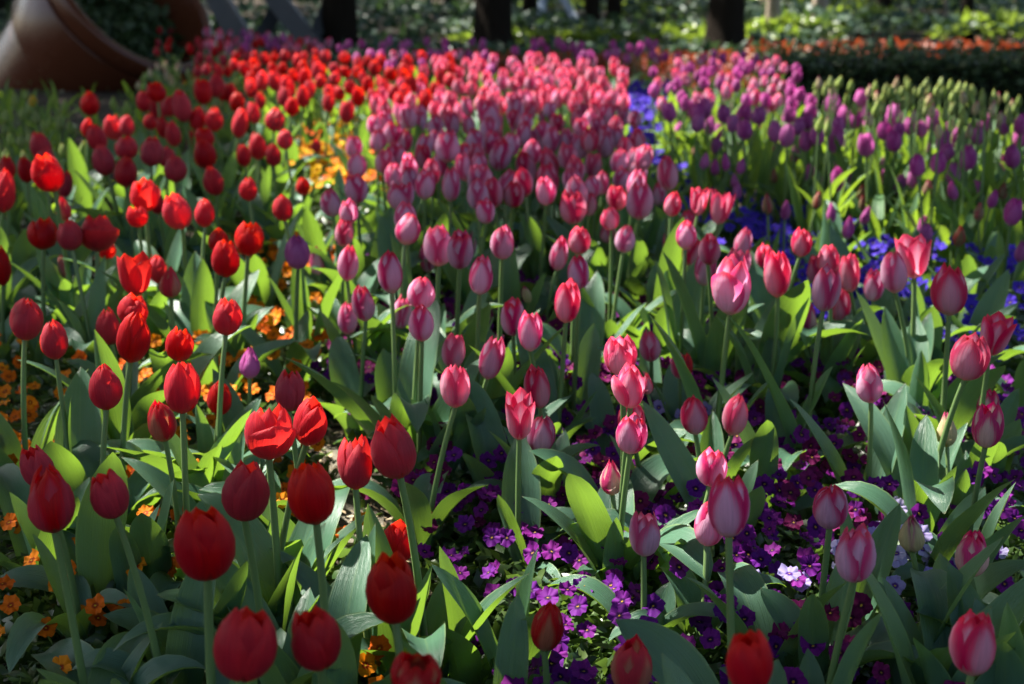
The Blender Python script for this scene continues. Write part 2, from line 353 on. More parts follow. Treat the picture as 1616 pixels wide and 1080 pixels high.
# leaf positions of the whole canopy, then shared out among the trees
pos = []; size = []
def canopy(x0, x1, y0, y1, z0, z1, n, s0, s1):
    c = 0
    while c < n:
        # clump
        cx, cy, cz = random.uniform(x0, x1), random.uniform(y0, y1), random.uniform(z0, z1)
        for _ in range(12):
            p = (cx + random.gauss(0, .3), cy + random.gauss(0, .3), cz + random.gauss(0, .18)); c += 1
            pos.append(p); size.append(random.uniform(s0, s1))
canopy(-9.2, 2.6, 2.0, 14.0, 5.0, 6.8, 33000, 0.20, 0.32)
canopy(-7.2, 3.2, -1.8, 2.0, 5.0, 6.4, 9500, 0.20, 0.32)
canopy(-14, 6.0, 13.0, 25.0, 5.5, 8.0, 13000, 0.26, 0.42)
pos = np.array(pos); size = np.array(size)
own = np.argmin(np.stack([(pos[:, 0] - t[0]) ** 2 + (pos[:, 1] - t[1]) ** 2 - (60 if i >= 14 else 0) * (t[2] / .2) + (9 if t[2] < .1 else 0) for i, t in enumerate(TREES)], 1), axis=1)
for i, (x, y, r, bark, lab) in enumerate(TREES):
    root = tag(empty('tree', (x, y, 0)), lab, 'tree', 'trees behind the flower bed')
    sel = pos[own == i]; h = 5.2
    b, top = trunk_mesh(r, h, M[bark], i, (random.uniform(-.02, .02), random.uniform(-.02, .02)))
    if len(sel):
        far = sel[np.linspace(0, len(sel) - 1, 7).astype(int)]
        for q in far:
            e = Vector(q) - Vector((x, y, 0)); s = top * random.uniform(.6, .98)
            mid = s.lerp(e, .5) + Vector((0, 0, .35)); b.tube([s, s.lerp(mid, .6), mid, mid.lerp(e, .6), e], [r * .45, r * .36, r * .28, r * .18, r * .06], 7)
    obj('trunk', b.mesh('trunk', M[bark]), root)
    if len(sel):
        obj('crown', leaf_mass('crown', sel - np.array([x, y, 0]), size[own == i], M['canopy'], up=.55, seed=i, aspect=.7, origin=np.array([x, y, 0])), root)

# ------------------------------------------------------------------ background planting
def cloud(n, f, seed):
    r = random.Random(seed); P = []; 
    while len(P) < n:
        p = f(r)
        if p is not None: P.append(p)
    return np.array(P)
# clipped hedge at the right
hx0, hx1, hy0, hy1, hz = 1.50, 6.2, 8.02, 8.62, 0.32
def hedge_pt(r):
    s = r.random(); wob = 0.02 * sin(r.random() * 6)
    x = r.uniform(hx0, hx1)
    if s < .55: return (x, hy0 + r.gauss(0, .025), r.uniform(0, hz))
    if s < .9: return (x, r.uniform(hy0, hy1), hz + r.gauss(0, .018) + wob)
    return (hx0 + r.gauss(0, .02), r.uniform(hy0, hy1), r.uniform(0, hz))
hd = tag(empty('hedge', ((hx0 + hx1) / 2, 8.3, 0)), 'low clipped dark hedge beside the pale tulip buds', 'hedge'); off = np.array(hd.location)
obj('foliage', leaf_mass('hedge_foliage', cloud(11000, hedge_pt, 3) - off, rng.uniform(.035, .065, 11000), M['hedge'], up=.35, seed=3), hd)
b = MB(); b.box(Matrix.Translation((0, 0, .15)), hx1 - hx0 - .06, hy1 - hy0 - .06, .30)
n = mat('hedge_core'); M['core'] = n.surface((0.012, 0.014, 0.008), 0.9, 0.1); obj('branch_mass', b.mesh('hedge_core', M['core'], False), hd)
# red leaved row behind the hedge
def red_pt(r):
    if r.random() < .14: return (r.uniform(-.5, 1.6), r.uniform(10.0, 10.7), r.uniform(.03, .17))
    x = 1.35 + 5.4 * r.random() ** .8 - (1.3 * r.random() if r.random() < .2 else 0); return (x, r.uniform(8.9, 9.6), r.uniform(.11, .27 + .06 * r.random()) if x > 1.5 else r.uniform(.03, .12))
tag(obj('red_foliage', leaf_mass('red_foliage', cloud(9000, red_pt, 4), rng.uniform(.05, .10, 9000), M['redleaf'], up=.15, seed=4, aspect=.35)), 'low mass of orange-red young foliage behind the hedge', 'foliage', kind='stuff')
# shrubs in the sun and shade behind
shr = [(-.2 + .95 * i + random.uniform(-.2, .2), random.uniform(13.6, 15.2), random.uniform(.42, .62), random.uniform(.07, .13) + (.09 if i > 2 else 0)) for i in range(10)] + \
      [(.6 + 1.15 * i + random.uniform(-.2, .2), random.uniform(18.5, 20.5), random.uniform(.5, .75), random.uniform(.14, .26)) for i in range(8)]
for i, (x, y, rad, h) in enumerate(shr):
    root = tag(empty('shrub', (x, y, 0)), 'yellow-green leafy shrub growing among the tree trunks', 'shrub', 'shrubs among the tree trunks')
    def sp(r, rad=rad, h=h):
        a = r.random() * 6.283; q = r.random() ** .5; k = r.uniform(.75, 1.05)
        return (q * rad * cos(a), q * rad * sin(a), k * h * (1.15 - q ** 3 * .8))
    obj('foliage', leaf_mass('shrub_foliage', cloud(520, sp, 20 + i), np.random.default_rng(i).uniform(.08, .17, 520), M['shrub'], up=.5, seed=40 + i, aspect=.45), root)
    b = MB()
    for k in range(5):
        a = k * 1.256; b.tube([(0, 0, 0), (.3 * rad * cos(a), .3 * rad * sin(a), h * .5), (.6 * rad * cos(a), .6 * rad * sin(a), h * .9)], [.012, .009, .004], 5)
    obj('stem', b.mesh('shrub_stem', M['bark']), root)
# ivy and dark ground cover of the grove
def ivy_pt(r):
    y = 10.8 + 17 * r.random() ** 1.3; x = r.uniform(-.55, .5) * y; return (x, y, r.uniform(.005, .05) if y < 13.4 else r.uniform(.01, .09) + (.03 + .012 * (y - 10)) * (1 + sin(x * 1.7 + y)))
tag(obj('ivy_ground_cover', leaf_mass('ivy_ground_cover', cloud(26000, ivy_pt, 7), rng.uniform(.07, .17, 26000), M['ivy'], up=.5, seed=7)), 'dark ivy covering the shaded ground under the trees', 'ground cover', kind='stuff')
# bank of evergreens closing the grove, far back
def bank_pt(r):
    x = r.uniform(-22, 22); z = r.uniform(0, 3.2); return (x, 28 + 1.4 * sin(x * .9) + r.gauss(0, .7) + z * .15, z)
tag(obj('evergreen_bank', leaf_mass('evergreen_bank', cloud(15000, bank_pt, 8), rng.uniform(.35, .7, 15000), M['ivy'], up=.3, seed=8, aspect=.7)), 'dark evergreen wood closing the view behind the trees', 'wood', kind='stuff')

# ------------------------------------------------------------------ giant brown pot lying tilted at the back
ax = Vector((.68, -.36, .62)).normalized(); PT = 9.6; mc = at_t(214, -6, PT); R = 148 * PT / F
def lathe(b, prof, n=72):
    b.grid([[(r * cos(2 * pi * k / n), r * sin(2 * pi * k / n), z) for k in range(n)] for r, z in prof], [[(k / n, i / len(prof)) for k in range(n)] for i in range(len(prof))], True)
pot = tag(empty('flower_pot', mc), 'giant glossy brown flower pot lying tilted with its mouth spilling flowers', 'flower pot')
pot.rotation_euler = ax.to_track_quat('Z', 'Y').to_euler()
b = MB(); lathe(b, [(R * .50, -1.95), (R * .60, -1.94), (R * .63, -1.9), (R * .74, -1.3), (R * .82, -.75), (R * .84, -.62), (R * .845, -.60)]); b.poly([(R * .5 * cos(a), R * .5 * sin(a), -1.95) for a in [2 * pi * k / 40 for k in range(40)][::-1]])
obj('body', b.mesh('pot_body', M['pot']), pot)
b = MB(); lathe(b, [(R * .82, -.61), (R * .905, -.60), (R * .92, -.585), (R * .955, -.18), (R * .945, -.165), (R * .87, -.16)]); obj('collar', b.mesh('pot_collar', M['pot']), pot)
b = MB(); lathe(b, [(R * .87, -.162), (R * .90, -.15), (R * .985, -.13), (R, -.115), (R, -.015), (R * .985, 0), (R * .90, 0), (R * .885, -.015), (R * .86, -.2), (R * .76, -.7), (R * .72, -.9)]); obj('rim', b.mesh('pot_rim', M['pot']), pot)
b = MB(); b.poly([(R * .775 * cos(a), R * .775 * sin(a), -.60) for a in [2 * pi * k / 40 for k in range(40)]]); obj('soil_fill', b.mesh('pot_soil', M['core'], False), pot)
def pot_pt(r):
    a = r.random() * 6.283; q = r.random() ** .5 * .78; return (R * q * cos(a), R * q * sin(a), R * r.uniform(-.58, -.22 - .2 * q))
obj('foliage', leaf_mass('pot_foliage', cloud(1500, pot_pt, 9), rng.uniform(.05, .12, 1500), M['hedge'], up=.4, seed=9), pot)

# ------------------------------------------------------------------ steel beams and blue-grey trestle
def beam(b, p0, p1, w, d):
    p0, p1 = Vector(p0), Vector(p1); z = (p1 - p0); L = z.length; z.normalize(); y = Vector((0, 1, 0)); x = y.cross(z).normalized(); y = z.cross(x)
    Mx = Matrix((x, y, z)).transposed().to_4x4(); Mx.translation = (p0 + p1) / 2; b.box(Mx, w, d, L)
st = tag(empty('steel_frame', (at_z(440, 80, 0).x * .9, 12.4, 0)), 'dark slanted steel beams standing between the pot and the thick trunk', 'steel frame'); o0 = Vector(st.location)
def ground_pt(px, t): q = at_t(px, 60, t); return Vector((q.x, q.y, 0))
for px0, px1, w in [(408, 345, .19), (520, 437, .17), (398, 446, .13), (488, 520, .11)]:
    t = 12.4 + (.2 if w < .15 else 0)
    p0 = Vector(((px0 - 808) / F * t, t, -.05)); q = at_t(px1, 0, t); s = (q - p0) / (q.z - p0.z); p1 = p0 + s * 2.4
    b = MB(); beam(b, p0 - o0, p1 - o0, w, .12 if w > .15 else .06); obj('beam', b.mesh('beam', M['steel'], False), st)
tr = tag(empty('trestle', (.5, 15.8, 0)), 'blue-grey trestle with a slanted leg and foot rail between slim trunks', 'trestle'); o1 = Vector(tr.location)
for px0, px1, w in [(852, 856, .085), (918, 890, .08)]:
    t = 15.8; p0 = Vector(((px0 - 808) / F * t, t, 0)); q = at_t(px1, 0, t); s = (q - p0) / (q.z - p0.z); b = MB(); beam(b, p0 - o1, p0 + s * 1.6 - o1, w, .05); obj('leg', b.mesh('trestle_leg', M['bluegrey'], False), tr)
b = MB(); beam(b, Vector((.34, 15.86, .09)) - o1, Vector((.74, 15.86, .09)) - o1, .05, .05); obj('foot_rail', b.mesh('foot_rail', M['bluegrey'], False), tr)

# ------------------------------------------------------------------ tulips: blooms, leaves, stems
def lerp_prof(pr, v):
    for (a, x), (b_, y) in zip(pr, pr[1:]):
        if v <= b_:
            k = (v - a) / (b_ - a); k = k * k * (3 - 2 * k) * .5 + k * .5; return x + (y - x) * k
    return pr[-1][1]
PROF = {'closed': [(0, .14), (.07, .50), (.18, .80), (.35, .98), (.5, 1.0), (.68, .92), (.84, .70), (.94, .46), (1, .22)],
        'cup': [(0, .14), (.07, .50), (.18, .80), (.38, .97), (.55, 1.0), (.75, .90), (.9, .70), (1, .50)],
        'open': [(0, .13), (.08, .45), (.2, .72), (.4, .88), (.6, .96), (.8, 1.03), (1, 1.08)],
        'bud': [(0, .22), (.08, .60), (.2, .88), (.35, 1.0), (.5, .96), (.7, .72), (.86, .42), (1, .10)],
        'narrow': [(0, .18), (.07, .55), (.2, .86), (.4, 1.0), (.6, .97), (.78, .8), (.92, .52), (1, .28)]}
def bloom_mesh(style, seed, m, flop=False, coarse=False):
    """unit bloom: radius about .5, height 1"""
    q = random.Random(seed); b = MB(); pr = PROF[style]; nu, nv = (5, 8) if coarse else (11, 15)
    for layer in (1, 0):
        for k in range(3):
            th = k * 2.0944 + layer * 1.0472 + q.uniform(-.12, .12); amp = .5 * (.86 if layer else 1.0) * q.uniform(.96, 1.04)
            H = (1.0 if layer else .97) * q.uniform(.90, 1.03); half = radians(66 if style != 'open' else 58) * q.uniform(.93, 1.05)
            tilt = q.uniform(-.05, .08); ph = q.random() * 6.28; fl = flop and layer == 0 and k == 0
            if fl: th = -pi * .95
            P = []; U = []
            for j in range(nv):
                v = j / (nv - 1); P.append([]); U.append([])
                wid = min(1, .70 + 1.0 * v) * max(.03, (1 - max(0, (v - .32) / .68) ** 2.3)) ** .47
                for i in range(nu):
                    u = 2 * i / (nu - 1) - 1; a = th + u * half * wid
                    rr = lerp_prof(pr, v) * amp + tilt * v * v
                    rr *= 1 + (.035 if layer == 0 else -.02) * (1 - abs(u)) ** 2 * min(1, 3 * v) - (.10 if layer == 0 else .04) * abs(u) ** 2.5 * min(1, 2.2 * v)
                    rr += .012 * sin(6 * v + ph + 3 * u) * v
                    zz = H * v - .05 * u * u * v * H + .012 * sin(5 * u + ph) * v ** 3
                    if fl: rr += .34 * v ** 1.6; zz *= 1 - .18 * v
                    P[-1].append((rr * cos(a), rr * sin(a), zz)); U[-1].append(((u + 1) / 2, v))
            b.grid(P, U)
    return b.mesh('bloom', m)
CACHE = {}
def bloom(style, mk, flop=False, coarse=False, var=None):
    k = (style, mk, flop, coarse, random.randrange(9) if var is None else var)
    if k not in CACHE: CACHE[k] = bloom_mesh(style, hash(str(k)) % 9973 if False else sum(ord(c) * (i + 7) for i, c in enumerate(str(k))), M[mk], flop, coarse)
    return CACHE[k]
def leaf_mesh(seed, L, W, a0, bend, fold, twist, m, n=15):
    q = random.Random(seed); b = MB(); P = []; U = []; x = .006; z = .0; ang = a0; ph = q.random() * 6.28
    tip = q.uniform(.7, .95)
    for j in range(n):
        s = j / (n - 1)
        if j:
            ang = a0 + bend * s ** 2.1; x += L / (n - 1) * sin(ang); z += L / (n - 1) * cos(ang)
        w = W * .5 * (.42 + .58 * sin(min(1, s / .5) * pi / 2)) * (1 if s < .5 else max(.0, 1 - ((s - .5) / .5) ** (2.0 + tip)) ** .85)
        w = max(w, .0006); P.append([]); U.append([]); tw = twist * s * s
        nx, nz = -cos(ang), sin(ang)      # inner (upper) normal
        for i in range(7):
            u = i / 3 - 1; f = fold * (1 - .62 * s)
            off = u * w; lift = f * w * abs(u) ** 1.5 + .10 * w * sin(9 * s + ph + (1.5 if u > 0 else 0)) * abs(u) ** 2
            yy = off * (1 - .25 * f); 
            P[-1].append((x + nx * lift + sin(tw) * yy * .5, yy * cos(tw), z + nz * lift + sin(tw) * yy * .3)); U[-1].append((i / 6, s))
    b.grid(P, U); return b.mesh('leaf', m)
LB, LU = [], []
for i in range(16):
    q = random.Random(100 + i)
    LB.append(leaf_mesh(i, q.uniform(.22, .32), q.uniform(.050, .086), q.uniform(.10, .42), q.choice([.2, .35, .5, .8, 1.2, 1.9, 2.3]), q.uniform(.45, .95), q.uniform(-.7, .7), M['leaf']))
    LU.append(leaf_mesh(50 + i, q.uniform(.24, .34), q.uniform(.030, .050), q.uniform(.06, .26), q.choice([.15, .3, .5, .8, 1.4]), q.uniform(.6, 1.1), q.uniform(-.5, .5), M['leaf2']))

ITEMS = []     # every flowering thing: dict(kind noun, px, py, obj, label?)
def put_tulip(px, py, w, h, kind, mk, style, flop=False, near=True, z=None, group=None, nleaf=3, upright=False, wmin=.042, wmax=.074):
    zc = (z if z is not None else .36) + random.uniform(-.025, .025)
    t = t_of_z(py, zc); W = w * t / F
    if not wmin <= W <= wmax:
        W = min(max(W, wmin), wmax); t = W * F / w
        zc = CZ - t * (SP - (540 - py) / F * CP)
        zc = min(max(zc, .20), .48); t = t_of_z(py, zc); W = w * t / F
    C = at_t(px, py, t); H = h * t / F
    H = min(max(H, W * .85), W * 1.9)
    tx, ty = random.gauss(0, .11), random.gauss(0, .11) - .03
    axis = Vector((tx, ty, 1)).normalized(); B = C - axis * H * .48
    lean = Vector((random.gauss(0, .02) + tx * .12, random.gauss(0, .02) + ty * .12, 0))
    base = Vector((B.x, B.y, 0)) - lean
    root = empty(kind, base)
    bl = obj('bloom', bloom(style, mk, flop, not near), root, B - base)
    bl.rotation_mode = 'QUATERNION'; bl.rotation_quaternion = axis.to_track_quat('Z', 'Y') @ Matrix.Rotation(0 if flop else random.random() * 6.28, 3, 'Z').to_quaternion()
    # petals bulge to radius .5: width 1
    bl.scale = (W * 1.0 * random.uniform(.95, 1.04), W * 1.0, H * 1.10)
    e = B - base + axis * H * .03; b = MB(); r0 = (.0046 if near else .0042) * (W / .058) ** .5
    mid = Vector((lean.x * .25 + random.gauss(0, .006), lean.y * .25 + random.gauss(0, .006), e.z * .55))
    pts = []
    for i in range(9 if near else 5):
        s = i / (8 if near else 4); pts.append((Vector((0, 0, -.01)) * (1 - s) ** 2 + mid * 2 * s * (1 - s) + e * s * s))
    b.tube(pts, [r0 * (1.25 - .3 * i / len(pts)) for i in range(len(pts))], 8 if near else 6); obj('stem', b.mesh('stem', M['stem']), root)
    a = random.random() * 6.28; pool = LU if upright else LB
    for k in range(nleaf):
        lf = obj('leaf', random.choice(pool), root); lf.rotation_euler = (random.gauss(0, .08), random.gauss(0, .08), a + k * 6.283 / nleaf + random.uniform(-.5, .5))
        s = random.uniform(.72, 1.1) * min(1.1, max(.8, e.z / .32)) * (1 - .06 * k) * (.98 if py > 640 or upright else 1.13 if py > 250 else 1.05); lf.scale = (s, s * random.uniform(.9, 1.15), s)
    it = dict(noun=kind.replace('_', ' '), px=px, py=py, w=w, o=root, group=group); ITEMS.append(it); return it

OFF = dict(A=(0, 0), B=(540, 0), C=(1076, 0), D=(0, 360), E=(540, 360), F=(1076, 360), G=(0, 720), H=(540, 720), I=(1076, 720), J=(220, 0), K=(500, 0), L=(780, 0), N=(1060, 0))
